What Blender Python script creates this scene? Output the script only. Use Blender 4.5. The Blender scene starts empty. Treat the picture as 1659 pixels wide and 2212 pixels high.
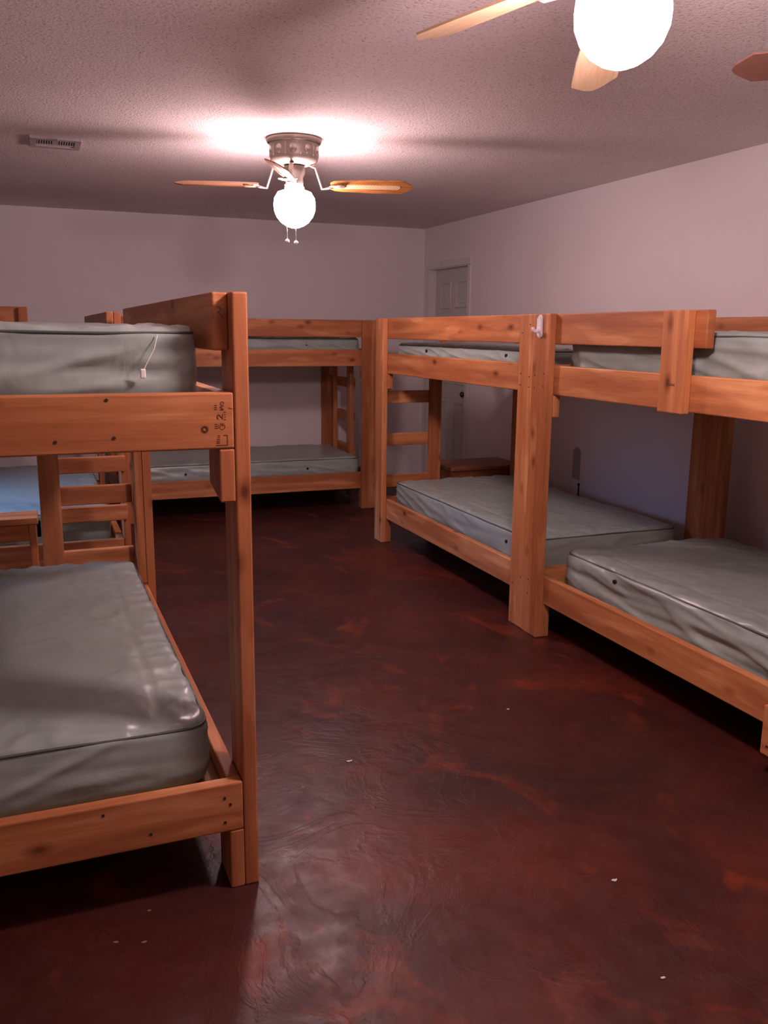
import bpy, bmesh, math, random
from mathutils import Vector, Matrix, noise
random.seed(4)
D = bpy.data
COL = bpy.context.scene.collection
sc = bpy.context.scene

# ------------------------------------------------------------------ camera
cam = D.objects.new('camera', D.cameras.new('camera'))
COL.objects.link(cam)
cam.data.sensor_fit = 'VERTICAL'
cam.data.sensor_height = 36.0
cam.data.lens = 1890.0 / 2212.0 * 36.0
cam.data.clip_start = 0.05
R0 = ((0.93041342, -0.06470471, 0.36075499), (-0.36636824, -0.19173512, 0.91050094), (0.0102557, -0.97931146, -0.20209868))
cam.matrix_world = Matrix(((R0[0][0], -R0[0][1], -R0[0][2], 0.0), (R0[1][0], -R0[1][1], -R0[1][2], 0.0),
                           (R0[2][0], -R0[2][1], -R0[2][2], 1.5), (0, 0, 0, 1)))
sc.camera = cam

# ------------------------------------------------------------------ light and exposure
sc.view_settings.view_transform = 'Standard'
sc.view_settings.look = 'None'
sc.view_settings.gamma = 1.0
sc.view_settings.use_curve_mapping = False
sc.view_settings.exposure = 0.0
LAMP_FAR, LAMP_NEAR = 118.0, 225.0             # emission strength of the two globes
LAMP_COLOR = (1.0, 0.695, 0.715)
WINDOW_POWER = 24.0
WINDOW_COLOR = (0.30, 0.50, 1.0)
world = D.worlds.new('world'); sc.world = world
world.use_nodes = True
world.node_tree.nodes['Background'].inputs[0].default_value = (0.25, 0.36, 0.60, 1)
world.node_tree.nodes['Background'].inputs[1].default_value = 0.35
# dusk daylight coming in through the window of the left wall
wl = D.objects.new('window_daylight', D.lights.new('window_daylight', 'AREA'))
wl.data.shape = 'RECTANGLE'; wl.data.size = 1.2; wl.data.size_y = .7
wl.data.energy = WINDOW_POWER; wl.data.color = WINDOW_COLOR
wl.data.spread = math.radians(57)
wl.location = (-2.62, 5.4, 1.80)
wl.rotation_euler = (Vector((-.45, 5.35, .25))-Vector(wl.location)).to_track_quat('-Z', 'Y').to_euler()
COL.objects.link(wl)

# ------------------------------------------------------------------ room sizes
XL, XR, YN, YF, H = -2.5, 3.62, -1.6, 8.13, 2.48

# ------------------------------------------------------------------ node helpers
def mat(name):
    m = D.materials.new(name); m.use_nodes = True
    nt = m.node_tree
    return m, nt, nt.nodes['Principled BSDF']
def nd(nt, t, **kw):
    n = nt.nodes.new(t)
    for k, v in kw.items():
        if k.startswith('i_'):
            key = k[2:]; key = int(key) if key.isdigit() else key.replace('_', ' ')
            n.inputs[key].default_value = v
        else: setattr(n, k, v)
    return n
def ramp(nt, fac, stops):
    r = nd(nt, 'ShaderNodeValToRGB')
    e = r.color_ramp.elements
    while len(e) < len(stops): e.new(0.5)
    for i, (p, c) in enumerate(stops):
        e[i].position = p; e[i].color = (c[0], c[1], c[2], 1)
    nt.links.new(fac, r.inputs[0]); return r.outputs[0]
def mixc(nt, fac, a, b, mode='MIX'):
    m = nd(nt, 'ShaderNodeMix', data_type='RGBA', blend_type=mode)
    L = nt.links
    if isinstance(fac, float): m.inputs[0].default_value = fac
    else: L.new(fac, m.inputs[0])
    for s, v in ((6, a), (7, b)):
        if isinstance(v, tuple): m.inputs[s].default_value = (*v, 1)
        else: L.new(v, m.inputs[s])
    return m.outputs[2]
def bump(nt, bsdf, h, strength, dist):
    b = nd(nt, 'ShaderNodeBump'); b.inputs['Strength'].default_value = strength; b.inputs['Distance'].default_value = dist
    nt.links.new(h, b.inputs['Height']); nt.links.new(b.outputs[0], bsdf.inputs['Normal']); return b
def coords(nt, scale=(1, 1, 1), rnd=True):
    tc = nd(nt, 'ShaderNodeTexCoord'); mp = nd(nt, 'ShaderNodeMapping'); mp.inputs['Scale'].default_value = scale
    if rnd:
        oi = nd(nt, 'ShaderNodeObjectInfo'); mu = nd(nt, 'ShaderNodeVectorMath', operation='SCALE')
        cb = nd(nt, 'ShaderNodeCombineXYZ')
        for i in range(3): nt.links.new(oi.outputs['Random'], cb.inputs[i])
        nt.links.new(cb.outputs[0], mu.inputs[0]); mu.inputs['Scale'].default_value = 37.0
        ad = nd(nt, 'ShaderNodeVectorMath', operation='ADD')
        nt.links.new(tc.outputs['Object'], ad.inputs[0]); nt.links.new(mu.outputs[0], ad.inputs[1])
        nt.links.new(ad.outputs[0], mp.inputs['Vector'])
        return mp.outputs[0], oi.outputs['Random']
    nt.links.new(tc.outputs['Object'], mp.inputs['Vector'])
    return mp.outputs[0], None

def wood(name, axis, dark=0.81):
    m, nt, b = mat(name)
    s = [1, 1, 1]; s[axis] = 0.055
    v, rnd = coords(nt, tuple(s))
    # long flowing growth rings
    n1 = nd(nt, 'ShaderNodeTexNoise', i_Scale=7.0, i_Detail=2.0); nt.links.new(v, n1.inputs['Vector'])
    w = nd(nt, 'ShaderNodeMath', operation='MULTIPLY'); w.inputs[1].default_value = 26.0; nt.links.new(n1.outputs[0], w.inputs[0])
    sn = nd(nt, 'ShaderNodeMath', operation='SINE'); nt.links.new(w.outputs[0], sn.inputs[0])
    mr = nd(nt, 'ShaderNodeMapRange'); mr.inputs[1].default_value = -1; nt.links.new(sn.outputs[0], mr.inputs[0])
    n2 = nd(nt, 'ShaderNodeTexNoise', i_Scale=170.0, i_Detail=4.0); nt.links.new(v, n2.inputs['Vector'])
    c1 = ramp(nt, mr.outputs[0], [(0.0, (0.47*dark, 0.165*dark, 0.062*dark)), (0.75, (0.60*dark, 0.235*dark, 0.088*dark)), (1.0, (0.67*dark, 0.285*dark, 0.115*dark))])
    c2 = ramp(nt, n2.outputs[0], [(0.3, (0.86, 0.82, 0.78)), (0.65, (1.06, 1.05, 1.04))])
    col = mixc(nt, 1.0, c1, c2, 'MULTIPLY')
    # board to board difference
    br = ramp(nt, rnd, [(0.0, (0.86, 0.80, 0.76)), (0.5, (1, 1, 1)), (1.0, (1.1, 1.12, 1.12))])
    col = mixc(nt, 1.0, col, br, 'MULTIPLY')
    # broad pale sapwood streaks
    n3 = nd(nt, 'ShaderNodeTexNoise', i_Scale=5.0, i_Detail=1.0)
    s3 = [3, 3, 3]; s3[axis] = 0.5
    v3, _ = coords(nt, tuple(s3)); nt.links.new(v3, n3.inputs['Vector'])
    f3 = ramp(nt, n3.outputs[0], [(0.58, (0, 0, 0)), (0.66, (1, 1, 1))])
    col = mixc(nt, f3, col, mixc(nt, 1.0, col, (1.22, 1.38, 1.5), 'MULTIPLY'))
    # knots
    s4 = [1, 1, 1]; s4[axis] = 0.55
    v4, _ = coords(nt, tuple(s4))
    vo = nd(nt, 'ShaderNodeTexVoronoi', i_Scale=7.5, i_Randomness=1.0); nt.links.new(v4, vo.inputs['Vector'])
    k = ramp(nt, vo.outputs['Distance'], [(0.05, (0.28, 0.20, 0.18)), (0.10, (0.66, 0.56, 0.52)), (0.20, (1, 1, 1))])
    col = mixc(nt, 1.0, col, k, 'MULTIPLY')
    nt.links.new(col, b.inputs['Base Color'])
    b.inputs['Roughness'].default_value = 0.52
    b.inputs['Specular IOR Level'].default_value = 0.35
    bump(nt, b, n2.outputs[0], 0.12, 0.002)
    return m
WOOD = [wood('pine_grain_x', 0), wood('pine_grain_y', 1), wood('pine_grain_z', 2)]
OLDWOOD = [wood('aged_wood_x', 0, 0.42), wood('aged_wood_y', 1, 0.42), wood('aged_wood_z', 2, 0.42)]

def plain(name, c, rough=0.6, metal=0.0, spec=0.5):
    m, nt, b = mat(name)
    n = nd(nt, 'ShaderNodeTexNoise', i_Scale=40.0, i_Detail=3.0)
    v, _ = coords(nt); nt.links.new(v, n.inputs['Vector'])
    col = ramp(nt, n.outputs[0], [(0.3, tuple(x*0.93 for x in c)), (0.7, tuple(min(1, x*1.05) for x in c))])
    nt.links.new(col, b.inputs['Base Color'])
    b.inputs['Roughness'].default_value = rough; b.inputs['Metallic'].default_value = metal
    b.inputs['Specular IOR Level'].default_value = spec
    return m
WHITEPLASTIC = plain('white_plastic', (0.80, 0.78, 0.80), 0.35)
INK = plain('dark_ink', (0.13, 0.045, 0.025), 0.8)
MARKER = plain('black_marker', (0.025, 0.012, 0.01), 0.7)
HOLE = plain('dark_hole', (0.035, 0.015, 0.012), 0.9)
PIPING = plain('mattress_piping', (0.075, 0.095, 0.085), 0.5)
GROMMET = plain('black_grommet', (0.01, 0.01, 0.01), 0.4)
BRONZE = plain('antique_pewter', (0.25, 0.21, 0.18), 0.42, 0.5)
BRASS = plain('pale_brass', (0.42, 0.36, 0.31), 0.4, 0.5)
FITTER = plain('fitter_metal', (0.12, 0.10, 0.085), 0.4, 0.5)
DOORPAINT = plain('door_paint', (0.60, 0.60, 0.58), 0.45)
TRIMPAINT = plain('trim_paint', (0.72, 0.70, 0.70), 0.45)
VENTPAINT = plain('vent_paint', (0.42, 0.37, 0.37), 0.5)
KNOBMETAL = plain('dark_knob_metal', (0.10, 0.08, 0.07), 0.3, 0.8)
TAG = plain('white_tag', (0.75, 0.75, 0.72), 0.6)
CHIP = plain('pale_chip', (0.62, 0.58, 0.55), 0.7)
DULLCHIP = plain('dull_spot', (0.20, 0.13, 0.11), 0.7)
PLY = plain('plywood', (0.42, 0.24, 0.12), 0.7)

def wall_mat():
    m, nt, b = mat('wall_paint')
    v, _ = coords(nt, rnd=False)
    n = nd(nt, 'ShaderNodeTexNoise', i_Scale=1.1, i_Detail=3.0); nt.links.new(v, n.inputs['Vector'])
    col = ramp(nt, n.outputs[0], [(0.3, (0.77, 0.73, 0.74)), (0.7, (0.82, 0.78, 0.785))])
    nt.links.new(col, b.inputs['Base Color']); b.inputs['Roughness'].default_value = 0.75
    b.inputs['Specular IOR Level'].default_value = 0.25
    n2 = nd(nt, 'ShaderNodeTexNoise', i_Scale=90.0, i_Detail=3.0); nt.links.new(v, n2.inputs['Vector'])
    bump(nt, b, n2.outputs[0], 0.12, 0.004)
    return m
WALL = wall_mat()
def ceiling_mat():
    m, nt, b = mat('popcorn_ceiling')
    v, _ = coords(nt, rnd=False)
    n = nd(nt, 'ShaderNodeTexNoise', i_Scale=0.9, i_Detail=4.0); nt.links.new(v, n.inputs['Vector'])
    col = ramp(nt, n.outputs[0], [(0.32, (0.75, 0.66, 0.65)), (0.62, (0.84, 0.765, 0.755))])
    vo = nd(nt, 'ShaderNodeTexNoise', i_Scale=85.0, i_Detail=4.0, i_Roughness=0.65); nt.links.new(v, vo.inputs['Vector'])
    pit = ramp(nt, vo.outputs[0], [(0.33, (0.62, 0.58, 0.56)), (0.46, (1, 1, 1))])
    col = mixc(nt, 1.0, col, pit, 'MULTIPLY')
    nt.links.new(col, b.inputs['Base Color']); b.inputs['Roughness'].default_value = 0.95
    b.inputs['Specular IOR Level'].default_value = 0.1
    bump(nt, b, vo.outputs[0], 0.6, 0.010)
    return m
CEIL = ceiling_mat()
def floor_mat():
    m, nt, b = mat('red_stained_concrete')
    L = nt.links
    v, _ = coords(nt, rnd=False)
    n1 = nd(nt, 'ShaderNodeTexNoise', i_Scale=1.5, i_Detail=5.0, i_Roughness=0.55, i_Distortion=0.8); L.new(v, n1.inputs['Vector'])
    c = ramp(nt, n1.outputs[0], [(0.32, (0.036, 0.010, 0.0085)), (0.52, (0.056, 0.012, 0.009)), (0.70, (0.100, 0.017, 0.008))])
    # orange rubbed patches
    n2 = nd(nt, 'ShaderNodeTexNoise', i_Scale=2.6, i_Detail=6.0, i_Roughness=0.6, i_Distortion=1.6)
    v2, _ = coords(nt, (1.0, 0.7, 1), rnd=False); L.new(v2, n2.inputs['Vector'])
    f = ramp(nt, n2.outputs[0], [(0.57, (0, 0, 0)), (0.70, (0.7, 0.7, 0.7))])
    c = mixc(nt, f, c, (0.20, 0.033, 0.010))
    n5 = nd(nt, 'ShaderNodeTexNoise', i_Scale=45.0, i_Detail=4.0); L.new(v, n5.inputs['Vector'])
    c = mixc(nt, 1.0, c, ramp(nt, n5.outputs[0], [(0.3, (0.86, 0.86, 0.86)), (0.7, (1.1, 1.1, 1.1))]), 'MULTIPLY')
    L.new(c, b.inputs['Base Color'])
    # trowel marks
    v3, _ = coords(nt, (1, 1, 1), rnd=False)
    n3 = nd(nt, 'ShaderNodeTexNoise', i_Scale=2.4, i_Detail=8.0, i_Roughness=0.62, i_Distortion=1.2); L.new(v3, n3.inputs['Vector'])
    ab = nd(nt, 'ShaderNodeMath', operation='SUBTRACT'); ab.inputs[1].default_value = 0.5; L.new(n3.outputs[0], ab.inputs[0])
    ab2 = nd(nt, 'ShaderNodeMath', operation='ABSOLUTE'); L.new(ab.outputs[0], ab2.inputs[0])
    rdg = ramp(nt, ab2.outputs[0], [(0.0, (1, 1, 1)), (0.035, (0.25, 0.25, 0.25)), (0.12, (0, 0, 0))])
    n6 = nd(nt, 'ShaderNodeTexNoise', i_Scale=11.0, i_Detail=5.0); L.new(v3, n6.inputs['Vector'])
    ad = nd(nt, 'ShaderNodeMath', operation='MULTIPLY_ADD'); L.new(rdg, ad.inputs[0]); ad.inputs[1].default_value = 0.22; L.new(n6.outputs[0], ad.inputs[2])
    bump(nt, b, ad.outputs[0], 0.5, 0.006)
    rr = ramp(nt, n6.outputs[0], [(0.3, (0.34, 0.34, 0.34)), (0.7, (0.50, 0.50, 0.50))])
    L.new(rr, b.inputs['Roughness'])
    b.inputs['Specular IOR Level'].default_value = 0.45
    return m
FLOOR = floor_mat()
def vinyl_mat():
    m, nt, b = mat('sage_vinyl')
    v, rnd = coords(nt)
    n = nd(nt, 'ShaderNodeTexNoise', i_Scale=3.0, i_Detail=3.0); nt.links.new(v, n.inputs['Vector'])
    col = ramp(nt, n.outputs[0], [(0.3, (0.27, 0.335, 0.31)), (0.7, (0.31, 0.375, 0.35))])
    n0 = nd(nt, 'ShaderNodeTexNoise', i_Scale=26.0, i_Detail=5.0); nt.links.new(v, n0.inputs['Vector'])
    col = mixc(nt, 1.0, col, ramp(nt, n0.outputs[0], [(0.3, (0.94, 0.93, 0.92)), (0.6, (1.03, 1.03, 1.02))]), 'MULTIPLY')
    nt.links.new(col, b.inputs['Base Color']); b.inputs['Roughness'].default_value = 0.31
    b.inputs['Specular IOR Level'].default_value = 0.5
    vm, _ = coords(nt, (1.0, 0.55, 1.0))
    n2 = nd(nt, 'ShaderNodeTexNoise', i_Scale=9.0, i_Detail=3.0, i_Distortion=1.5); nt.links.new(vm, n2.inputs['Vector'])
    bump(nt, b, n2.outputs[0], 0.22, 0.010)
    return m
VINYL = vinyl_mat()
def oak_mat():
    m, nt, b = mat('oak_blade')
    v, _ = coords(nt, (2.0, 26.0, 10.0))
    n = nd(nt, 'ShaderNodeTexNoise', i_Scale=3.0, i_Detail=5.0, i_Distortion=0.6); nt.links.new(v, n.inputs['Vector'])
    nt.links.new(ramp(nt, n.outputs[0], [(0.35, (0.24, 0.085, 0.02)), (0.6, (0.46, 0.20, 0.055))]), b.inputs['Base Color'])
    b.inputs['Roughness'].default_value = 0.4; return m
OAK = oak_mat()
def palewood_mat():
    m, nt, b = mat('pale_blade')
    v, _ = coords(nt, (2.0, 26.0, 10.0))
    n = nd(nt, 'ShaderNodeTexNoise', i_Scale=3.0, i_Detail=5.0, i_Distortion=0.6); nt.links.new(v, n.inputs['Vector'])
    nt.links.new(ramp(nt, n.outputs[0], [(0.35, (0.50, 0.34, 0.20)), (0.6, (0.60, 0.43, 0.27))]), b.inputs['Base Color'])
    b.inputs['Roughness'].default_value = 0.45; return m
PALE = palewood_mat()
WALNUT = plain('walnut_blade', (0.15, 0.065, 0.045), 0.55)
def cane_mat():
    m, nt, b = mat('woven_cane')
    tc = nd(nt, 'ShaderNodeTexCoord')
    ch = nd(nt, 'ShaderNodeTexChecker', i_Scale=120.0); nt.links.new(tc.outputs['Object'], ch.inputs['Vector'])
    ch.inputs['Color1'].default_value = (0.78, 0.60, 0.38, 1); ch.inputs['Color2'].default_value = (0.42, 0.24, 0.10, 1)
    nt.links.new(ch.outputs[0], b.inputs['Base Color']); b.inputs['Roughness'].default_value = 0.6; return m
CANE = cane_mat()
def glow(name, s):
    m, nt, b = mat(name)
    n = nd(nt, 'ShaderNodeTexNoise', i_Scale=8.0); nt.links.new(coords(nt)[0], n.inputs['Vector'])
    nt.links.new(ramp(nt, n.outputs[0], [(0, (0.9, 0.88, 0.86)), (1, (0.92, 0.9, 0.88))]), b.inputs['Base Color'])
    b.inputs['Emission Color'].default_value = (*LAMP_COLOR, 1); b.inputs['Emission Strength'].default_value = s
    return m

# ------------------------------------------------------------------ object helpers
def link(name, bm, m, parent=None, smooth=False, loc=None):
    me = D.meshes.new(name)
    bmesh.ops.recalc_face_normals(bm, faces=bm.faces)
    bm.to_mesh(me); bm.free()
    for mm in (m if isinstance(m, (list, tuple)) else [m]): me.materials.append(mm)
    if smooth:
        for p in me.polygons: p.use_smooth = True
    o = D.objects.new(name, me); COL.objects.link(o)
    if parent: o.parent = parent
    if loc: o.location = loc
    return o
def thing(name, label, cat, loc=(0, 0, 0), rz=0.0, group=None):
    o = D.objects.new(name, None); COL.objects.link(o)
    o.empty_display_size = 0.1
    o.location = loc; o.rotation_euler = (0, 0, rz); return tag(o, label, cat, group)
def tag(o, label, cat, group=None):
    o['label'] = label; o['category'] = cat
    if group: o['group'] = group
    return o
def struct(o): o['kind'] = 'structure'; return o
def add_box(bm, lo, hi, bev=0.0, seg=2):
    r = bmesh.ops.create_cube(bm, size=1.0)
    vs = r['verts']
    c = [(a+b)/2 for a, b in zip(lo, hi)]; s = [b-a for a, b in zip(lo, hi)]
    for v in vs: v.co = Vector((c[0]+v.co.x*s[0], c[1]+v.co.y*s[1], c[2]+v.co.z*s[2]))
    if bev > 0:
        es = list({e for v in vs for e in v.link_edges})
        bmesh.ops.bevel(bm, geom=es, offset=bev, segments=seg, affect='EDGES', profile=0.5)
def board(name, lo, hi, parent, axis=None, mats=None, bev=0.0045):
    """one piece of timber; its own origin at its centre so the grain differs from board to board"""
    s = [b-a for a, b in zip(lo, hi)]
    if axis is None: axis = s.index(max(s))
    c = [(a+b)/2 for a, b in zip(lo, hi)]
    bm = bmesh.new(); h = [x/2 for x in s]
    add_box(bm, [-x for x in h], h, min(bev, min(s)*0.3))
    return link(name, bm, (mats or WOOD)[axis], parent, loc=c)
def add_cyl(bm, c, r, d, axis='Z', seg=16, r2=None):
    m = Matrix.Translation(c)
    if axis == 'X': m = m @ Matrix.Rotation(math.pi/2, 4, 'Y')
    if axis == 'Y': m = m @ Matrix.Rotation(math.pi/2, 4, 'X')
    bmesh.ops.create_cone(bm, cap_ends=True, segments=seg, radius1=r, radius2=r if r2 is None else r2, depth=d, matrix=m)
def lathe(bm, prof, seg=40, c=(0, 0, 0), rib=None):
    rings = []
    for i, (r, z) in enumerate(prof):
        ring = []
        for k in range(seg):
            a = 2*math.pi*k/seg
            rr = r*(1.0+(rib[i] if rib else 0.0)*(1 if k % 2 else -1))
            ring.append(bm.verts.new((c[0]+rr*math.cos(a), c[1]+rr*math.sin(a), c[2]+z)))
        rings.append(ring)
    for a, b in zip(rings, rings[1:]):
        for k in range(seg): bm.faces.new((a[k], a[(k+1) % seg], b[(k+1) % seg], b[k]))
    bm.faces.new(rings[0]); bm.faces.new(rings[-1][::-1])
def add_tube(bm, pts, r, seg=8, closed=False, squash=1.0):
    pts = [Vector(p) for p in pts]; n = len(pts); rings = []
    for i, p in enumerate(pts):
        if closed: t = pts[(i+1) % n]-pts[(i-1) % n]
        else: t = pts[min(i+1, n-1)]-pts[max(i-1, 0)]
        t.normalize()
        up = Vector((0, 0, 1)) if abs(t.z) < 0.9 else Vector((1, 0, 0))
        a = t.cross(up).normalized(); b = a.cross(t).normalized()
        rr = r[i] if isinstance(r, (list, tuple)) else r
        rings.append([bm.verts.new(p+a*rr*math.cos(2*math.pi*k/seg)+b*rr*squash*math.sin(2*math.pi*k/seg)) for k in range(seg)])
    for i in range(n if closed else n-1):
        A, B = rings[i], rings[(i+1) % n]
        for k in range(seg): bm.faces.new((A[k], A[(k+1) % seg], B[(k+1) % seg], B[k]))
    if not closed:
        bm.faces.new(rings[0]); bm.faces.new(rings[-1][::-1])
def add_prism(bm, outline, z0, z1):
    a = [bm.verts.new((x, y, z0)) for x, y in outline]; b = [bm.verts.new((x, y, z1)) for x, y in outline]
    n = len(a); bm.faces.new(a[::-1]); bm.faces.new(b)
    for i in range(n): bm.faces.new((a[i], a[(i+1) % n], b[(i+1) % n], b[i]))

# ------------------------------------------------------------------ the room
def slab(name, lo, hi, m):
    bm = bmesh.new(); add_box(bm, lo, hi); return struct(link(name, bm, m))
slab('floor', (XL-.2, YN-.2, -.12), (XR+.3, YF+.2, 0), FLOOR)
slab('ceiling', (XL-.2, YN-.2, H), (XR+.3, YF+.2, H+.12), CEIL)
slab('wall_far', (XL-.2, YF, 0), (XR+.3, YF+.12, H), WALL)
slab('wall_near', (XL-.2, YN-.12, 0), (XR+.3, YN, H), WALL)
# right wall with the doorway near the far corner
DY0, DY1, DZ = 7.17, 7.98, 2.085
bm = bmesh.new()
add_box(bm, (XR, YN, 0), (XR+.12, DY0, H)); add_box(bm, (XR, DY1, 0), (XR+.12, YF, H)); add_box(bm, (XR, DY0, DZ), (XR+.12, DY1, H))
struct(link('wall_right', bm, WALL))
# left wall with its window (out of the picture, source of the bluish daylight)
WY0, WY1, WZ0, WZ1 = 4.8, 6.0, 1.0, 2.1
bm = bmesh.new()
add_box(bm, (XL-.12, YN, 0), (XL, WY0, H)); add_box(bm, (XL-.12, WY1, 0), (XL, YF, H))
add_box(bm, (XL-.12, WY0, 0), (XL, WY1, WZ0)); add_box(bm, (XL-.12, WY0, WZ1), (XL, WY1, H))
struct(link('wall_left', bm, WALL))
bm = bmesh.new()
for lo, hi in (((XL-.03, WY0-.07, WZ0-.07), (XL+.02, WY0, WZ1+.07)), ((XL-.03, WY1, WZ0-.07), (XL+.02, WY1+.07, WZ1+.07)),
               ((XL-.03, WY0, WZ1), (XL+.02, WY1, WZ1+.07)), ((XL-.03, WY0, WZ0-.07), (XL+.02, WY1, WZ0)),
               ((XL-.05, WY0, 1.535), (XL-.02, WY1, 1.565))): add_box(bm, lo, hi, .003, 1)
struct(link('window_1', bm, TRIMPAINT))
# door
door = thing('door_1', 'white six panel door', 'door'); struct(door); del door['label']; del door['category']
bm = bmesh.new()
xs = XR+.06
add_box(bm, (xs, DY0+.004, .008), (xs+.035, DY1-.004, DZ-.004), .002, 1)
pw0, pw1 = DY0+.12, DY1-.12; mid = (pw0+pw1)/2
for (z0, z1) in ((1.72, 1.97), (1.02, 1.62), (0.24, 0.86)):
    for (y0, y1) in ((pw0, mid-.055), (mid+.055, pw1)):
        # moulded ring and raised field
        for lo, hi in (((xs-.011, y0, z0), (xs+.001, y0+.022, z1)), ((xs-.011, y1-.022, z0), (xs+.001, y1, z1)),
                       ((xs-.011, y0+.02, z0), (xs+.001, y1-.02, z0+.022)), ((xs-.011, y0+.02, z1-.022), (xs+.001, y1-.02, z1))):
            add_box(bm, lo, hi, .0025, 2)
        add_box(bm, (xs-.005, y0+.045, z0+.045), (xs+.001, y1-.045, z1-.045), .003, 2)
link('door_leaf', bm, DOORPAINT, door)
bm = bmesh.new()
add_cyl(bm, (xs-.006, 7.25, .94), .03, .012, 'X', 24); add_cyl(bm, (xs-.025, 7.25, .94), .011, .035, 'X', 16)
bmesh.ops.create_uvsphere(bm, u_segments=20, v_segments=12, radius=.027, matrix=Matrix.Translation((xs-.052, 7.25, .94)) @ Matrix.Diagonal((.75, 1, 1, 1)))
link('door_knob', bm, KNOBMETAL, door, True)
bm = bmesh.new()
for lo, hi in (((XR+.001, DY0-.001, 0), (XR+.12, DY0+.002, DZ-.003)), ((XR+.001, DY1-.002, 0), (XR+.12, DY1+.001, DZ-.003)), ((XR+.001, DY0-.001, DZ-.003), (XR+.12, DY1+.001, DZ+.001))): add_box(bm, lo, hi)
# casing
for lo, hi in (((XR-.014, DY0-.065, 0), (XR, DY0-.004, DZ+.003)), ((XR-.014, DY1+.004, 0), (XR, DY1+.065, DZ+.003)), ((XR-.0145, DY0-.065, DZ+.0035), (XR, DY1+.065, DZ+.064))): add_box(bm, lo, hi, .004, 2)
struct(link('trim_1', bm, TRIMPAINT))

# ------------------------------------------------------------------ bunk beds
TH, BW, BH = .039, .14, 1.59            # board thickness, board width, post height
ZL, ZM, ZG = (.173, .313), (1.212, 1.35), (1.45, 1.59)
W_, L_ = 1.16, 2.14
def block(name, lo, hi, parent, cham=0.0):
    """short support block, its lower corner on the free side cut off"""
    s = [b-a for a, b in zip(lo, hi)]; c = [(a+b)/2 for a, b in zip(lo, hi)]
    bm = bmesh.new(); add_box(bm, [-x/2 for x in s], [x/2 for x in s], .004)
    if cham:
        for v in bm.verts:
            if v.co.z < -s[2]/2+.006:
                if cham > 0 and v.co.y > s[1]/2-.006: v.co.z += .028
                if cham < 0 and v.co.y < -s[1]/2+.006: v.co.z += .028
    return link(name, bm, WOOD[2], parent, loc=c)
def bunk(label, loc, rz=0.0, mirror=False, guard=(0.0, L_), ladder_end=True, ladder_front=True, rear_guard=True, rung_z=(1.04, .735, .43), rails_end=(True, True), stile=(.40, .49)):
    """local x: 0 = aisle side .. W_ = wall side; local y: 0 = near end .. L_ = far end"""
    t = thing('bunk_bed', label, 'bunk bed', loc, rz, 'timber bunk beds')
    def X(a, b): return (W_-b if False else a, b) if not mirror else (-b, -a)
    def B(name, x, y, z, axis=None): 
        xx = X(*x); return board(name, (xx[0], y[0], z[0]), (xx[1], y[1], z[1]), t, axis)
    for x in ((0, TH), (W_-TH, W_)):
        for y in ((0, BW), (L_-BW, L_)): B('post', x, y, (0, BH), 2)
    for i, x in enumerate(((TH+.0005, 2*TH), (W_-2*TH, W_-TH-.0005))):
        for z in (ZL, ZM): B('side_rail', x, (.040, L_-.040), z, 1)
        if i == 0: B('guard_rail', x, guard, ZG, 1)
        elif rear_guard: B('guard_rail', x, (0, L_), ZG, 1)
        xx = X(*x)
        for y, ch in (((.0, BW), 1), ((L_-BW, L_), -1)):
            block('support_block', (xx[0], y[0], 0), (xx[1], y[1], ZL[0]-.001), t)
            block('support_block', (xx[0], y[0], ZM[0]-.135), (xx[1], y[1], ZM[0]-.001), t, ch)
    for k, y in enumerate(((0, TH), (L_-TH, L_))):
        if rails_end[k]:
            for z in (ZL, ZM): B('end_rail', (TH+.001, W_-TH-.001), y, z, 0)
    # decks that carry the mattresses
    for z in (ZL[0]+.085, ZM[0]+.085):
        xx = X(2*TH+.001, W_-2*TH-.001)
        bm = bmesh.new(); add_box(bm, (xx[0], TH+.002, z-.006), (xx[1], L_-TH-.002, z+.006)); link('mattress_deck', bm, PLY, t)
    if ladder_end:
        e0, e1 = (L_-2*TH-.001, L_-TH-.001)
        a, b_ = (stile if ladder_front else (W_-stile[1], W_-stile[0]))
        B('ladder_upright', (a, b_), (e0, e1), (.0, ZM[1]+.04), 2)
        if ladder_front:
            if mirror: B('post_doubler', (TH+.001, 2*TH-.001), (L_-BW, L_-TH-.002), (ZL[1]+.002, ZM[0]-.137), 2)
            lo, hi = (2*TH+.003 if mirror else TH+.003), b_-.005
            B('end_guard_rail', (b_-.005, W_-2*TH-.002), (L_-TH, L_-.001), ZG, 0)
            B('guard_block', (b_-.005, b_+.034), (e0, e1), (1.352, ZG[1]-.002), 2)
        else:
            B('ladder_upright', (W_-2*TH-.042, W_-2*TH-.002), (e0-.05, e1), (.02, ZM[0]-.14), 2)
            lo, hi = a+.005, W_-2*TH-.043
            B('end_guard_rail', (2*TH+.002, a+.005), (L_-TH, L_-.001), ZG, 0)
        for z in rung_z: B('ladder_rung', (lo, hi), (e1+.001, e1+TH-.002), (z-.044, z+.044), 0)
    return t
def screws(parent, pts, axis='X', r=.0035):
    for p in pts:
        bm = bmesh.new(); add_cyl(bm, p, r, .0016, axis, 10); link('screw_head', bm, HOLE, parent)

# near left bed: aisle side on +x, mirrored so local x runs to the left
L1 = bunk('big bunk bed in the left foreground with its corner post beside the open floor', (.488, 2.14, 0), math.radians(.45), mirror=True, guard=(.045, L_))
L2 = bunk('bunk bed behind the left foreground bunk, its blue lit mattress seen through a ladder', (.458, 5.12, 0), 0, mirror=True, ladder_end=False)
# ladder of that bed at its near end
for z in (.755, .475): board('ladder_rung', (-.46, -.042, z-.044), (-.045+.028, -.003, z+.044), L2, 0)
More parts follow.
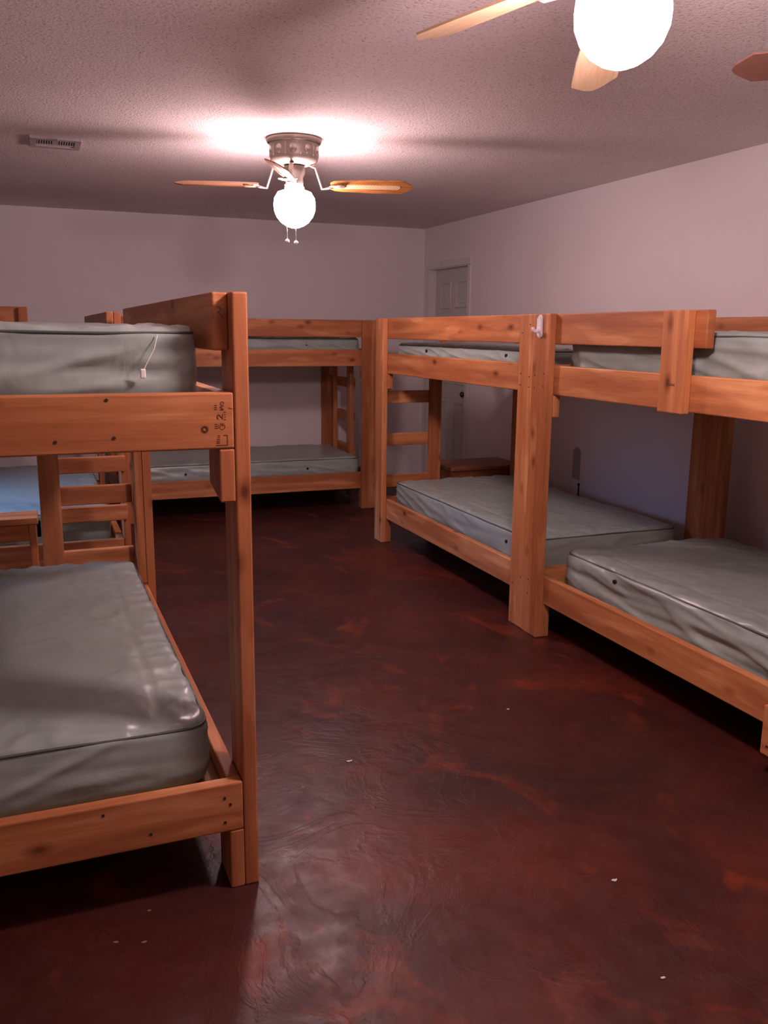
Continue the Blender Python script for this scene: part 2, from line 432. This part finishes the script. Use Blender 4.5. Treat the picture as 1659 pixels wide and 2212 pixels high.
# right row
R1 = bunk('bunk bed in the middle of the right row, in front of the white door', (2.255, 3.7455, 0), 0)
R2 = bunk('nearest bunk bed of the right row, cut off by the right edge of the photo', (2.250, 3.7445-L_, 0), 0, guard=(2.60-(3.7445-L_), L_), ladder_end=False)
# far bed stands across: its aisle side looks towards the camera
FB = bunk('bunk bed standing across the room along the far wall', (2.688, 6.95, 0), math.radians(90), ladder_end=False)

# FB local frame: local x -> world y (0 aisle side), local y -> world -x, so local 0 end is the right end
b = FB
for x in ((.50, .59), (.955, 1.035)):
    board('ladder_upright', (x[0], .040, .02), (x[1]-(.05 if x[0] > .9 else 0), .079, ZM[0]-.02 if x[0] > .9 else ZM[1]+.04), FB, 2)
for z in (1.04, .735, .43): board('ladder_rung', (.56, .002, z-.044), (1.0, .039, z+.044), FB, 0)
# vertical board that carries the end of the short guard rail on the nearest right bed
g0 = 3.7445-L_
board('guard_upright', (0, 2.66-g0, 1.205), (TH, 2.80-g0, BH), R2, 2)
# lowest ladder board screwed to the front of the same bed
board('ladder_rung', (0, 1.62-g0, .085), (TH, 2.125-g0, .262), R2, 1)
screws(R2, [(-.0005, 2.095-g0, .215), (-.0005, 2.095-g0, .12)], r=.005)
# screw heads on the paired posts of the right row
screws(R1, [(-.0005, y, z) for y, z in ((.03, 1.29), (.03, 1.24), (.112, 1.30), (.112, 1.245), (.04, 1.54), (.11, 1.50), (.03, .27), (.11, .22))])
screws(R2, [(-.0005, L_-d, z) for d, z in ((.03, 1.30), (.03, 1.24), (.11, 1.31), (.11, 1.25), (.05, .28), (.05, .21))])
screws(L1, [(-.09, -.0005, .273), (-.075, -.0005, .252), (-.09, -.0005, .202)], 'Y', .0042)
screws(L1, [(-.338, -.0005, 1.337), (-.455, -.0005, 1.243), (-.325, -.0005, 1.248), (-.40, -.0005, .288), (-.285, -.0005, .21)], 'Y', .004)

# lumber stamp on the upper end rail of the near left bed, read from the side
def stamp(parent, pieces, y):
    bm = bmesh.new()
    def quad(u0, v0, u1, v1):   # u along world x, v along z
        add_box(bm, (u0, y-.0006, v0), (u1, y+.0002, v1))
    def stroke(pts, w=.0016):
        for (a, b), (c, d) in zip(pts, pts[1:]):
            n = max(1, int(math.hypot(c-a, d-b)/.0015))
            for i in range(n+1):
                x, z = a+(c-a)*i/n, b+(d-b)*i/n
                quad(x-w/2, z-w/2, x+w/2, z+w/2)
    for p in pieces: stroke(*p)
    o = link('lumber_stamp', bm, INK, parent); o['label'] = 'dark stamped grade mark with a 2'
    return o
def arc(cx, cz, r, a0, a1, n=12): return [(cx+r*math.cos(math.radians(a0+(a1-a0)*i/n)), cz+r*math.sin(math.radians(a0+(a1-a0)*i/n))) for i in range(n+1)]
# glyphs laid out along +z (text turned a quarter), x of the stamp in the bed's frame
bx = -.072
pcs = []
two = [(-.35, .0), (-.5, .15), (-.5, .45), (-.3, .6), (-.1, .5), (.5, .0), (.5, .62)]
pcs.append(([(bx-.002+u*.013, 1.287+v*.017) for u, v in two],))
pcs.append((arc(bx+.002, 1.268, .0075, 0, 360, 20), .0011))
pcs.append((arc(bx+.002, 1.268, .004, 20, 200, 10), .001))
pcs.append(([(bx+.006, 1.246), (bx+.015, 1.246), (bx+.015, 1.222), (bx-.013, 1.222)], .0013))
for i in range(5): pcs.append(([(bx-.012+.001*i, 1.228+.0045*i), (bx-.004, 1.228+.0045*i)], .0013))
for i in range(3): pcs.append(([(bx-.014, 1.264+.005*i), (bx-.009, 1.264+.005*i)], .0016))
for i in range(4): pcs.append(([(bx+.009, 1.285+.006*i), (bx+.011, 1.285+.006*i)], .0016))
for i in range(3): pcs.append(([(bx-.014, 1.310+.005*i), (bx-.010, 1.310+.005*i)], .0015))
pcs.append(([(bx-.001, 1.309), (bx+.007, 1.309), (bx-.001, 1.316), (bx+.007, 1.318)], .0013))
pcs.append((arc(bx+.004, 1.324, .004, 0, 300, 10), .0012))
stamp(L1, pcs, -.0003)
# split in the end of the same rail
stamp(L1, [([(-.0405, 1.3105), (-.047, 1.3115), (-.053, 1.313)], .0009)], -.0003)['label'] = 'short split in the rail end'
# round knot beside the stamp
kn = stamp(L1, [(arc(-.112, 1.262, .0075, 0, 360, 24), .0022), (arc(-.112, 1.262, .0045, 0, 360, 16), .0014)], -.0003)
kn.name = 'wood_knot'; kn['label'] = 'round brown knot'; kn.data.materials[0] = plain('knot_brown', (.22, .07, .03), .7)
# hand drawn mark on the guard rail's end grain
sm = stamp(L1, [([(-.067, 1.552), (-.0655, 1.5545), (-.0585, 1.5545), (-.0555, 1.550), (-.060, 1.543), (-.0655, 1.541), (-.062, 1.542), (-.052, 1.530)], .0013)], .0447)
sm.data.materials[0] = MARKER; sm.name = 'marker_scribble'; sm['label'] = 'small black hand drawn letter'
# small stamp on the guard upright of the nearest right bed
bm = bmesh.new()
for i in range(9):
    y = 2.752-g0-.0055*i
    add_box(bm, (-.0006, y-.0014, 1.309), (.0002, y+.0014, 1.318-.002*(i % 2)))
add_box(bm, (-.0006, 2.705-g0, 1.3085), (.0002, 2.752-g0, 1.3098))
link('lumber_stamp', bm, INK, R2)

# ------------------------------------------------------------------ mattresses
def lin(a, b, n): return [a+(b-a)*i/n for i in range(n+1)]
def mattress(label, cx, cy, z0, w, l, t, seed, rz=0.0, folds=.006, vents=(), dome=.008, rough=1.0):
    T = thing('mattress', label, 'mattress', (cx, cy, z0), rz, 'sage green vinyl mattresses')
    hx, hy, hz = w/2, l/2, t/2
    rp, rv = .065, .026
    def axis(h, n, r):
        c = lin(-h+r, h-r, n); e = [-h+r*(1-math.cos(math.pi/2*i/4)) if False else -h+r*i/4 for i in range(4)]
        return e+c+[-x for x in e[::-1]]
    xs, ys, zs = axis(hx, 62, rp), axis(hy, 120, rp), axis(hz, 14, rv)
    bm = bmesh.new(); cache = {}
    S = Vector((seed*3.7, seed*1.3, seed*.7))
    def P(x, y, z):
        k = (round(x, 5), round(y, 5), round(z, 5))
        if k in cache: return cache[k]
        ix, iy = max(-hx+rp, min(hx-rp, x)), max(-hy+rp, min(hy-rp, y))
        dx, dy = x-ix, y-iy
        m = max(abs(dx), abs(dy)); d = math.hypot(dx, dy)
        if d > 1e-9: dx, dy = dx/d*m, dy/d*m
        px, py = ix+dx, iy+dy
        # roll the rim
        edge = min(hx-abs(px), hy-abs(py)) if d < 1e-9 else rp-m
        iz = max(-hz+rv, min(hz-rv, z)); dz = z-iz
        inset = max(0.0, rv-edge)
        rr = math.hypot(inset, dz); mm = max(inset, abs(dz))
        q = Vector((px, py, z))
        if rr > 1e-9 and abs(dz) > 1e-9 and inset > 0:
            f = mm/rr; ni, nz = inset*f, dz*f
            nrm = Vector((0, 0, 0))
            if d > 1e-9: nrm = Vector((dx, dy, 0)).normalized()
            else: nrm = Vector((math.copysign(1, px), 0, 0)) if hx-abs(px) < hy-abs(py) else Vector((0, math.copysign(1, py), 0))
            q = Vector((px, py, 0))-nrm*(inset-ni); q.z = iz+nz
        # fullness of the top
        u, v = px/hx, py/hy
        if z > 0: q.z += dome*(1-abs(u)**3)*(1-abs(v)**4)*(z/hz)
        # wrinkles of the loose cover
        e = min(hx-abs(px), hy-abs(py))
        if z > hz-.003:
            fall = math.exp(-max(0, e)/.16)
            n1 = noise.noise(Vector((px*9, py*9, 0))+S); n2 = 1-abs(noise.noise(Vector((px*4+py*3, py*5-px*3, 2))+S))*2
            n3 = 1-abs(noise.noise(Vector((px*7-py*5, py*9+px*7, 7))+S))*2
            q.z += rough*(.007*n1*fall+.010*max(0, n2-.55)*(0.25+fall)+.007*max(0, n3-.5)*fall*1.6+.003*noise.noise(Vector((px*2.5, py*2.5, 5))+S))
            q.z -= .0035*rough*math.exp(-((e-.12)/.006)**2)*(1 if hx-abs(px) < hy-abs(py) else 0)
        elif abs(z) < hz-.003:
            per = py if hx-abs(px) < hy-abs(py) else px
            k1 = noise.noise(Vector((per*1.6, z*24+per*1.8, 9))+S)
            k2 = 1-2*abs(noise.noise(Vector((per*2.2, z*16-per*3.0, 4))+S))
            out = Vector((q.x if abs(hx-abs(px)) < .1 else 0, q.y if abs(hy-abs(py)) < .1 else 0, 0))
            if out.length > 1e-6:
                out.normalize()
                amt = (folds*1.3*k1+folds*1.5*max(0, k2-.45)*2)*math.cos(z/hz*1.45)+.008*math.cos(z/hz*math.pi/2)
                if amt > 0: amt = .020*math.tanh(amt/.020)
                q += out*amt
        vv = bm.verts.new(q); cache[k] = vv; return vv
    def face(a, b, c, d):
        s = []
        for x in (a, b, c, d):
            if x not in s: s.append(x)
        if len(s) > 2:
            try: bm.faces.new(s)
            except ValueError: pass
    for i in range(len(xs)-1):
        for j in range(len(ys)-1):
            for z in (zs[0], zs[-1]): face(P(xs[i], ys[j], z), P(xs[i+1], ys[j], z), P(xs[i+1], ys[j+1], z), P(xs[i], ys[j+1], z))
    for k in range(len(zs)-1):
        for i in range(len(xs)-1):
            for y in (ys[0], ys[-1]): face(P(xs[i], y, zs[k]), P(xs[i+1], y, zs[k]), P(xs[i+1], y, zs[k+1]), P(xs[i], y, zs[k+1]))
        for j in range(len(ys)-1):
            for x in (xs[0], xs[-1]): face(P(x, ys[j], zs[k]), P(x, ys[j+1], zs[k]), P(x, ys[j+1], zs[k+1]), P(x, ys[j], zs[k+1]))
    bmesh.ops.translate(bm, verts=bm.verts, vec=(0, 0, hz))
    link('cover', bm, VINYL, T, True)
    # piping round the top rim
    pts = []; r = .06
    for cxn, cyn, a0 in ((hx-r, hy-r, 0), (-hx+r, hy-r, 90), (-hx+r, -hy+r, 180), (hx-r, -hy+r, 270)):
        for i in range(9):
            a = math.radians(a0+90*i/8); pts.append((cxn+(r-.003)*math.cos(a), cyn+(r-.003)*math.sin(a)))
    full = []
    for i in range(len(pts)):
        a, b = pts[i], pts[(i+1) % len(pts)]
        n = max(1, int(math.hypot(b[0]-a[0], b[1]-a[1])/.05))
        for j in range(n):
            x, y = a[0]+(b[0]-a[0])*j/n, a[1]+(b[1]-a[1])*j/n
            full.append((x, y, t-.011+.0035*noise.noise(Vector((x*4, y*4, 1))+S)))
    bm = bmesh.new(); add_tube(bm, full, .0042, 6, True); link('piping', bm, PIPING, T, True)
    for (x, y, z, ax) in vents:
        bm = bmesh.new(); add_cyl(bm, (x, y, z), .010, .012, ax, 14); link('air_vent', bm, GROMMET, T)
    return T
ZB, ZU = ZL[0]+.0925, ZM[0]+.0925
TM = .185
# left foreground bed
mattress('grey green mattress on the lower deck of the left foreground bunk', -.096, 3.165, ZB, .94, 1.86, TM, 1, math.radians(.45), folds=.008, rough=1.45)
U1 = mattress('plump mattress with a loose tag on the upper deck of the left foreground bunk', -.096, 3.165, ZU, .94, 1.86, .197, 2, math.radians(.45), folds=.011, rough=1.4, dome=.014)
# second left bed
mattress('blue tinted lower mattress seen between ladder rungs on the left', -.12, 6.23, ZB, .95, 1.90, TM+.01, 3)
mattress('upper mattress of the rear left bunk, only a grey sliver showing', -.12, 6.23, ZU, .95, 1.90, TM, 4)
# right row
mattress('lower mattress of the bunk in the middle of the right row', 2.836, 4.805, ZB, .95, 1.90, TM-.005, 5, vents=((-.482, -.70, .11, 'X'),))
mattress('upper mattress behind the guard rail of the bunk in the middle of the right row', 2.836, 4.805, ZU, .95, 1.90, .115, 6, vents=((-.482, .42, .075, 'X'), (-.482, -.62, .075, 'X')))
mattress('lower mattress with a long side fold on the nearest right bunk', 2.836, 2.62, ZB, .95, 1.85, TM+.01, 7, folds=.016, vents=((-.487, .5, .15, 'X'),))
mattress('upper mattress of the nearest right bunk beside the end of its guard rail', 2.836, 2.67, ZU, .95, 1.86, .20, 8, folds=.010, vents=((-.484, .48, .105, 'X'),))
# far bed
mattress('lower mattress of the bunk along the far wall, with two black vent dots', 1.595, 7.53, ZB, .93, 1.94, .17, 9, math.radians(90), vents=((-.472, .52, .09, 'X'), (-.472, -.50, .09, 'X')))
mattress('upper mattress of the bunk along the far wall behind its guard rail', 1.595, 7.53, ZU, .93, 1.94, .14, 10, math.radians(90), vents=((-.472, -.50, .085, 'X'),))
# loose zipper tag on the near upper mattress
bm = bmesh.new(); add_tube(bm, [(.372, -.940, .182), (.362, -.953, .15), (.345, -.958, .12), (.334, -.959, .098)], .0011, 6)
tg = link('zip_string', bm, TAG, U1)
bm = bmesh.new(); add_box(bm, (.325, -.963, .078), (.338, -.957, .101), .0025); tt = link('zip_tag', bm, TAG, U1); tt['label'] = 'small white tag'

# ------------------------------------------------------------------ adhesive hook on the paired post
hk = thing('adhesive_hook', 'white plastic adhesive hook stuck near the top of the paired posts', 'hook', (2.255, 3.682, 1.477))
out = []
for i in range(17): a = math.pi*i/16; out.append((.017*math.cos(a), .091+.017*math.sin(a)))
for i in range(17): a = math.pi+math.pi*i/16; out.append((.019*math.cos(a), .019+.019*math.sin(a)))
bm = bmesh.new(); add_prism(bm, out, 0, .016)
bmesh.ops.bevel(bm, geom=[e for e in bm.edges if all(v.co.z > .015 for v in e.verts)], offset=.006, segments=3, affect='EDGES')
for v in bm.verts: v.co = Vector((-v.co.z, v.co.x, v.co.y))
link('hook_plate', bm, WHITEPLASTIC, hk, False)
bm = bmesh.new(); add_tube(bm, [(-.006, 0, .05), (-.018, 0, .036), (-.030, 0, .029), (-.041, 0, .032), (-.046, 0, .040), (-.047, 0, .050)], [.011, .0105, .010, .0095, .009, .0075], 12, squash=.9)
link('hook_arm', bm, WHITEPLASTIC, hk, True)

# ------------------------------------------------------------------ bench-like boxes
def wooden_bench(label, lo, hi, overhang, mats):
    t = thing('wooden_bench', label, 'bench', (lo[0], lo[1], 0))
    w, d, h = hi[0]-lo[0], hi[1]-lo[1], hi[2]
    board('bench_top', (-overhang, -overhang, h-.036), (w+overhang, d+overhang, h), t, 0, mats)
    for x in (0, w-.038):
        for y in (0, d-.089): board('leg', (x, y, 0), (x+.038, y+.089, h-.037), t, 2, mats)
    board('apron', (.039, 0, h-.125), (w-.039, .019, h-.037), t, 0, mats)
    board('apron', (.039, d-.02, h-.125), (w-.039, d-.001, h-.037), t, 0, mats)
    for x in (-.0, w-.019): board('side_apron', (x-.02 if x <= 0 else x+.02, .09, h-.125), (x-.001 if x <= 0 else x+.039, d-.09, h-.037), t, 1, mats)
    return t
wooden_bench('low wooden bench in the gap between the two left bunks', (-.95, 4.80, 0), (-.045, 4.98, .535), .01, WOOD)
t = thing('storage_chest', 'dark brown wooden chest on the floor beside the white door, behind the middle right bunk', 'chest', (2.90, 5.93, 0))
bm = bmesh.new()
for lo, hi in (((0, 0, .02), (.60, .02, .46)), ((0, .38, .02), (.60, .40, .46)), ((0, .02, .02), (.02, .38, .46)), ((.58, .02, .02), (.60, .38, .46)), ((.02, .02, .02), (.58, .38, .04))): add_box(bm, lo, hi, .002, 1)
link('chest_body', bm, OLDWOOD[0], t)
board('chest_lid', (-.012, -.012, .462), (.612, .412, .492), t, 0, OLDWOOD)
for x in (.01, .55):
    for y in (.01, .35): board('foot', (x, y, 0), (x+.04, y+.04, .019), t, 2, OLDWOOD)

# ------------------------------------------------------------------ ceiling vent
v = thing('ceiling_vent', 'square grey metal air vent on the ceiling at upper left', 'vent', (.18, 5.30, H-.012))
bm = bmesh.new()
for lo, hi in (((-.13, -.13, -.004), (.13, -.09, .012)), ((-.13, .075, -.004), (.13, .13, .012)), ((-.13, -.09, -.004), (-.095, .075, .012)), ((.095, -.09, -.004), (.13, .075, .012))): add_box(bm, lo, hi, .003, 2)
link('frame', bm, VENTPAINT, v)
bm = bmesh.new(); add_box(bm, (-.095, -.09, .006), (.095, .075, .011)); link('duct_dark_plate', bm, HOLE, v)  # solid near-black plate; the dark inside the duct is put into its colour
for i in range(15):
    if i == 7: x0, x1 = -.009, .009
    else: x0, x1 = -.0035, .0035
    x = -.088+i*.0126
    bm = bmesh.new(); add_box(bm, (x+x0, -.088, -.001), (x+x1, .03, .006)); link('louver', bm, VENTPAINT, v)
bm = bmesh.new(); add_box(bm, (-.095, .03, -.003), (.095, .036, .006)); add_box(bm, (.005, -.15, -.012), (.012, -.125, -.002), .002); link('damper_lever', bm, VENTPAINT, v)

# ------------------------------------------------------------------ wall marks on the right wall behind the beds
out = [(-.045, 0), (.045, 0)]+[(.045*math.cos(math.pi*i/12), .19+.045*math.sin(math.pi*i/12)) for i in range(13)]
bm = bmesh.new(); add_prism(bm, out, 0, .004)
for vv in bm.verts: vv.co = Vector((-vv.co.z, vv.co.x, vv.co.y))
PATCH = plain('patch_grey', (0.40, 0.38, 0.40), 0.8)
o = link('wall_patch', bm, PATCH, loc=(XR-.0005, 5.345, .46)); tag(o, 'faint round-topped grey patch on the right wall above the lower mattresses', 'patch')
bm = bmesh.new(); add_box(bm, (-.006, -.006, -.045), (0, .006, .045), .002); add_box(bm, (-.008, -.010, .036), (0, .010, .05), .002)  # dark raised strip with a cap, standing for a slit in the wall
o = link('wall_slit', bm, HOLE, loc=(XR-.0005, 5.30, .385)); tag(o, 'thin dark upright slit on the right wall just under the grey patch', 'slit')

# ------------------------------------------------------------------ ceiling fans
def blade_mesh(r0, r1, w0, w1, th=.006):
    bm = bmesh.new()
    top = [(r0, w0*.55), (r0+.02, w0*.85), (r0+.06, w0), (r1-.20, w1), (r1-.055, w1), (r1-.015, w1*.42), (r1-.008, w1*.30), (r1, 0)]
    out = top+[(x, -y) for x, y in top[-2::-1]]
    add_prism(bm, out, -th/2, th/2)
    return bm
def ceiling_fan(label, loc, strength, blades, zb, globe_z, globe_r, r_blade, wood_m, cane=True):
    f = thing('ceiling_fan', label, 'ceiling fan', (loc[0], loc[1], H), 0, 'ceiling fans with lights')
    # motor housing hugging the ceiling
    bm = bmesh.new()
    lathe(bm, [(.128, 0), (.143, -.002), (.145, -.010), (.140, -.024), (.134, -.030)], 96, rib=[0, 0, .006, .006, 0])
    lathe(bm, [(.132, -.028), (.128, -.034), (.126, -.085), (.124, -.105), (.112, -.122), (.085, -.130), (.06, -.132)], 64)
    for k in range(10):
        a = 2*math.pi*k/10
        m = Matrix.Rotation(a, 4, 'Z') @ Matrix.Translation((.1265, 0, -.066)) @ Matrix.Rotation(math.pi/2, 4, 'Y')
        bmesh.ops.create_cone(bm, cap_ends=True, segments=20, radius1=.020, radius2=.018, depth=.005, matrix=m @ Matrix.Diagonal((1.25, 1, 1, 1)))
        bmesh.ops.create_cone(bm, cap_ends=True, segments=16, radius1=.012, radius2=.009, depth=.010, matrix=m)
        m2 = Matrix.Rotation(a+math.pi/10, 4, 'Z') @ Matrix.Translation((.1255, 0, -.066))
        r = bmesh.ops.create_cube(bm, size=1, matrix=m2 @ Matrix.Diagonal((.006, .004, .06, 1)))
    link('motor_housing', bm, BRONZE, f, True)
    bm = bmesh.new(); lathe(bm, [(.05, -.130), (.058, -.15), (.058, -.17), (.045, -.195), (.047, -.21), (.047, globe_z-H+globe_r*.80), (.04, globe_z-H+globe_r*.78)], 40)
    for k in range(3):
        a = 2*math.pi*k/3+.5; add_cyl(bm, (.05*math.cos(a), .05*math.sin(a), globe_z-H+globe_r*.98), .004, .02, 'X' if k == 0 else 'Y', 8)
    link('light_fitter', bm, FITTER, f, True)
    bm = bmesh.new(); g = globe_r; zc = globe_z-H
    prof = [(.042, zc+g*.92), (.050, zc+g*.86), (.052, zc+g*.74), (g*.80, zc+g*.62), (g*.97, zc+g*.34), (g*1.0, zc+g*.06), (g*.98, zc-g*.22), (g*.86, zc-g*.52), (g*.66, zc-g*.76), (g*.42, zc-g*.92), (g*.2, zc-g*1.0), (.003, zc-g*1.03)]
    lathe(bm, prof, 48)
    gl = link('glass_globe', bm, glow('lamp_glass_'+('off' if strength == 0 else 'far' if strength == LAMP_FAR else 'near'), strength), f, True); gl['label'] = 'glowing white glass globe' if strength else 'unlit white glass globe'
    for ang, rt, dz, pitch in blades:
        a = math.radians(ang)
        br = D.objects.new('blade', None)
        bm = blade_mesh(.19, rt, .052, .062)
        bl = link('blade', bm, wood_m, f); D.objects.remove(br)
        z0 = zb-H
        tilt = math.atan2(dz, rt)
        bl.matrix_local = Matrix.Translation((0, 0, z0)) @ Matrix.Rotation(a, 4, 'Z') @ Matrix.Rotation(tilt, 4, 'Y') @ Matrix.Rotation(-math.radians(pitch), 4, 'X')
        if cane:
            bm = bmesh.new(); o2 = []
            x0, x1, hw = rt-.40, rt-.085, .021
            for i in range(9): t_ = math.pi/2-math.pi*i/8; o2.append((x1+hw*math.cos(t_), hw*math.sin(t_)))
            for i in range(9): t_ = -math.pi/2-math.pi*i/8; o2.append((x0+hw*math.cos(t_), hw*math.sin(t_)))
            add_prism(bm, o2, -.0042, -.0028); link('cane_inset', bm, CANE, bl)
        bm = bmesh.new()
        add_tube(bm, [(.075, 0, -.128+.0), (.11, 0, -.145), (.145, 0, z0-.018), (.18, 0, z0-.012), (.205, 0, z0-.008)], [.013, .011, .011, .014, .010], 10, squash=.45)
        lathe(bm, [(.004, -.011), (.036, -.010), (.044, -.006), (.040, -.0035)], 24, c=(.225, 0, z0))
        for s in (-1, 1): add_tube(bm, [(.20, .018*s, z0-.007), (.235, .045*s, z0-.006), (.262, .040*s, z0-.006), (.258, .022*s, z0-.006)], .006, 8, squash=.5)
        bk = link('blade_bracket', bm, BRASS, f, True); bk.rotation_euler = (0, 0, a)
    for k, (dx, dy, ln) in enumerate(() if strength != LAMP_FAR else ((-.042, -.05, .092), (-.012, -.065, .100))):
        bm = bmesh.new()
        z1 = zc-g*.97-ln+.02
        add_tube(bm, [(dx*.9, dy*.7, zc+g*.98), (dx*2.2, dy*1.7, zc+g*.3), (dx*2.0, dy*1.7, zc-g*.3), (dx*1.4, dy*1.25, z1+.05), (dx*1.4, dy*1.25, z1)], .0016, 6)
        bmesh.ops.create_uvsphere(bm, u_segments=14, v_segments=10, radius=.0115, matrix=Matrix.Translation((dx*1.4, dy*1.25, z1-.008)))
        link('pull_chain', bm, WHITEPLASTIC, f, True)
    return f
ceiling_fan('ceiling fan in the middle of the photo with a bronze motor and oak blades', (1.335, 4.70), LAMP_FAR,
            [(-18, .625, 0, 21), (72, .625, 0, 21), (162, .625, 0, 18), (246, .625, 0, 25)], 2.25, 2.145, .110, .66, OAK)
ceiling_fan('ceiling fan at the top right edge of the photo, mostly out of frame', (1.19, 1.68), LAMP_NEAR,
            [(106, .66, 0, 12), (61, .66, .09, 12), (-59, .66, 0, 12), (-119, .66, 0, 12), (181, .66, 0, 12)], 2.26, 2.15, .100, .66, PALE, cane=False)
ceiling_fan('unlit ceiling fan, only a dark brown blade tip in view at top right', (2.44, 1.76), 0,
            [(138, .66, 0, -20), (48, .66, 0, 12), (-42, .66, 0, 12), (228, .66, 0, 12)], 2.26, 2.15, .100, .66, WALNUT, cane=False)

# ------------------------------------------------------------------ crumbs on the floor
for k, (x, y, s, lb, m) in enumerate((
        (.95, 2.71, .010, 'tiny pale scrap on the floor in the middle of the aisle', CHIP),
        (1.70, 2.90, .007, 'tiny pale scrap on the floor in front of the nearest right bunk', CHIP),
        (1.416, 1.797, .009, 'small curled white scrap on the floor at lower right', CHIP),
        (1.296, 1.439, .007, 'tiny white curl near the bottom right of the floor', CHIP),
        (.096, 2.028, .007, 'left one of two dull grey spots on the floor below the left bunk', DULLCHIP),
        (.162, 2.003, .007, 'right one of two dull grey spots on the floor below the left bunk', DULLCHIP),
        (.188, 2.123, .006, 'single dull spot in the shadow of the left bunk rail', DULLCHIP))):
    bm = bmesh.new(); n = 9; rnd = random.Random(k)
    o2 = [(s*(.7+.5*rnd.random())*math.cos(2*math.pi*i/n), s*.6*(.6+.6*rnd.random())*math.sin(2*math.pi*i/n)) for i in range(n)]
    add_prism(bm, o2, 0.0002, .0022 if m is CHIP else .0010)
    if m is CHIP:
        for vv in bm.verts: vv.co.z += 1.2*abs(vv.co.x)**1.5*2
    o = link('floor_scrap', bm, m, loc=(x, y, 0)); tag(o, lb, 'scrap', 'scraps on the floor')
